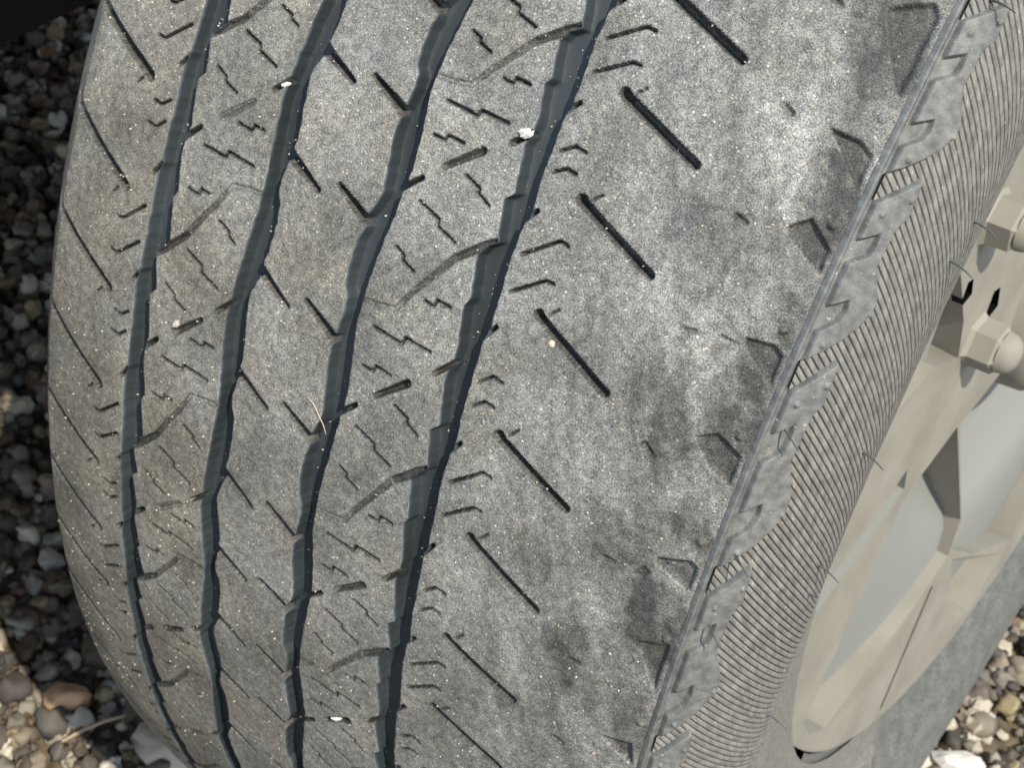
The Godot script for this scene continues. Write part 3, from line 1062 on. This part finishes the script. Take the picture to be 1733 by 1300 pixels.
	single_stone("stone_chip", on_wheel(-35.0, 3.60, -0.4), 0.0015, Vector3(1, 0.9, 1), Vector3(0.2, 0.3, 0.9), Color(0.45, 0.39, 0.32), "pale tan stone chip at the end of a tread bar", "stone chip", "", 3)
	single_stone("stone_chip", on_wheel(30.2, 7.106, -0.6), 0.0012, Vector3(1.3, 0.6, 0.8), Vector3(0.2, 0.5, 0.1), Color(0.52, 0.5, 0.46), "oblong white stone chip in a tread bar near the lower edge", "stone chip", "", 4)
	single_stone("stone_chip", on_wheel(65.0, 2.145, -0.5), 0.0011, Vector3(0.8, 0.7, 1.2), Vector3(0.4, 0.2, 0.6), Color(0.66, 0.5, 0.36), "small orange tan chip stuck in an outer shoulder slot", "stone chip", "", 1)
	# grit and sand lying on the tread and in the grooves
	var grit := MultiMesh.new()
	grit.transform_format = MultiMesh.TRANSFORM_3D
	grit.use_colors = true
	grit.mesh = pebble(2)
	grit.instance_count = 3200
	rng.seed = 31
	for i in 3200:
		var t := rng.randf_range(-3.5, 10.0)
		var q := rng.randf_range(-84.0, 108.0) if i % 3 else rng.randf_range(-84.0, -20.0)
		var h := 0.05
		for g in [-46.8, -15.5, 15.5, 46.8]:
			if absf(q - g) < 2.2: h = -3.85
			elif absf(q - g) < 4.2: h = -9.0
		if i % 12 == 0:
			q = [-46.8, -15.5, 15.5, 46.8][rng.randi() % 4] + rng.randf_range(-2.0, 2.0)
			h = -3.85
		var size := 0.00009 + 0.00026 * pow(rng.randf(), 2.5)
		var b := Basis.from_euler(Vector3(rng.randf() * TAU, rng.randf() * TAU, 0)).scaled(Vector3.ONE * size)
		grit.set_instance_transform(i, Transform3D(b, on_wheel(q, t, h)))
		var f := rng.randf_range(0.4, 1.0)
		grit.set_instance_color(i, Color(0.62 * f, 0.55 * f, 0.41 * f))
	var grit_node := MultiMeshInstance3D.new()
	grit_node.name = "sand_grains"
	grit_node.multimesh = grit
	var grit_mat := StandardMaterial3D.new()
	grit_mat.vertex_color_use_as_albedo = true
	grit_mat.roughness = 0.8
	grit_node.material_override = grit_mat
	add_child(grit_node)
	tag(grit_node, "pale sand grains scattered over the tread and its grooves", "sand", "", "stuff")
	# dry grass
	var straw := StandardMaterial3D.new()
	straw.albedo_color = lin(0.55, 0.45, 0.30)
	straw.roughness = 0.8
	var pts := PackedVector3Array()
	for v in [Vector3(9.0, 3.56, 0.2), Vector3(11.5, 3.58, 0.5), Vector3(13.6, 3.66, 0.4), Vector3(15.0, 3.74, -0.3), Vector3(15.6, 3.83, -1.2)]: pts.append(on_wheel(v.x, v.y, v.z))
	var fibre := part("dry_grass", tube(pts, PackedFloat32Array([0.00007, 0.0001, 0.00013, 0.00012, 0.00008])), straw, self)
	tag(fibre, "curled dry grass fibre lying across the centre rib", "grass fibre")
	var moss_mat: StandardMaterial3D = straw.duplicate()
	moss_mat.albedo_color = lin(0.16, 0.24, 0.04)
	var moss := SurfaceTool.new()
	rng.seed = 9
	for i in 9:
		var root := Vector3(50.6 + rng.randf_range(-0.5, 0.5), 1.70 + rng.randf_range(-0.05, 0.05), -0.6)
		var tip := root + Vector3(rng.randf_range(-0.9, 0.9), rng.randf_range(-0.04, 0.04), rng.randf_range(0.9, 1.6))
		moss.append_from(tube(PackedVector3Array([on_wheel(root.x, root.y, root.z), on_wheel(tip.x, tip.y, tip.z)]), PackedFloat32Array([0.00016, 0.00004]), 4), 0, Transform3D.IDENTITY)
	tag(part("moss", moss.commit(), moss_mat, self), "tiny green moss tuft on the outer edge of the outermost groove", "moss")
	var twig_pts := PackedVector3Array([Vector3(-0.229, 0.012, 0.268), Vector3(-0.224, 0.015, 0.257), Vector3(-0.219, 0.016, 0.247), Vector3(-0.215, 0.014, 0.238)])
	var twig_mat: StandardMaterial3D = straw.duplicate()
	twig_mat.albedo_color = lin(0.34, 0.26, 0.17)
	var twig := part("twig", tube(twig_pts, PackedFloat32Array([0.0008, 0.0012, 0.0011, 0.0007])), twig_mat, self)
	tag(twig, "thin brown twig lying on the gravel at the lower left", "twig")
	# stones of the gravel that stand out
	single_stone("pebble", Vector3(0.139, 0.010, -0.012), 0.013, Vector3(1.1, 0.8, 0.9), Vector3(0.1, 0.5, 0.1), Color(0.5, 0.48, 0.43), "large white pebble beside the tyre at the lower right", "pebble", "", 0)
	single_stone("pebble", Vector3(-0.247, 0.012, 0.249), 0.013, Vector3(1.0, 1.0, 0.8), Vector3(0.5, 0.9, 0.3), Color(0.42, 0.27, 0.16), "three cornered tan pebble beside the twig", "pebble", "", 1)
	single_stone("pebble", Vector3(-0.185, 0.012, 0.236), 0.016, Vector3(1.3, 0.8, 1.0), Vector3(0.1, 0.4, 0.2), Color(0.46, 0.40, 0.33), "broad pale grey pebble against the tyre's lower left edge", "pebble", "", 5)
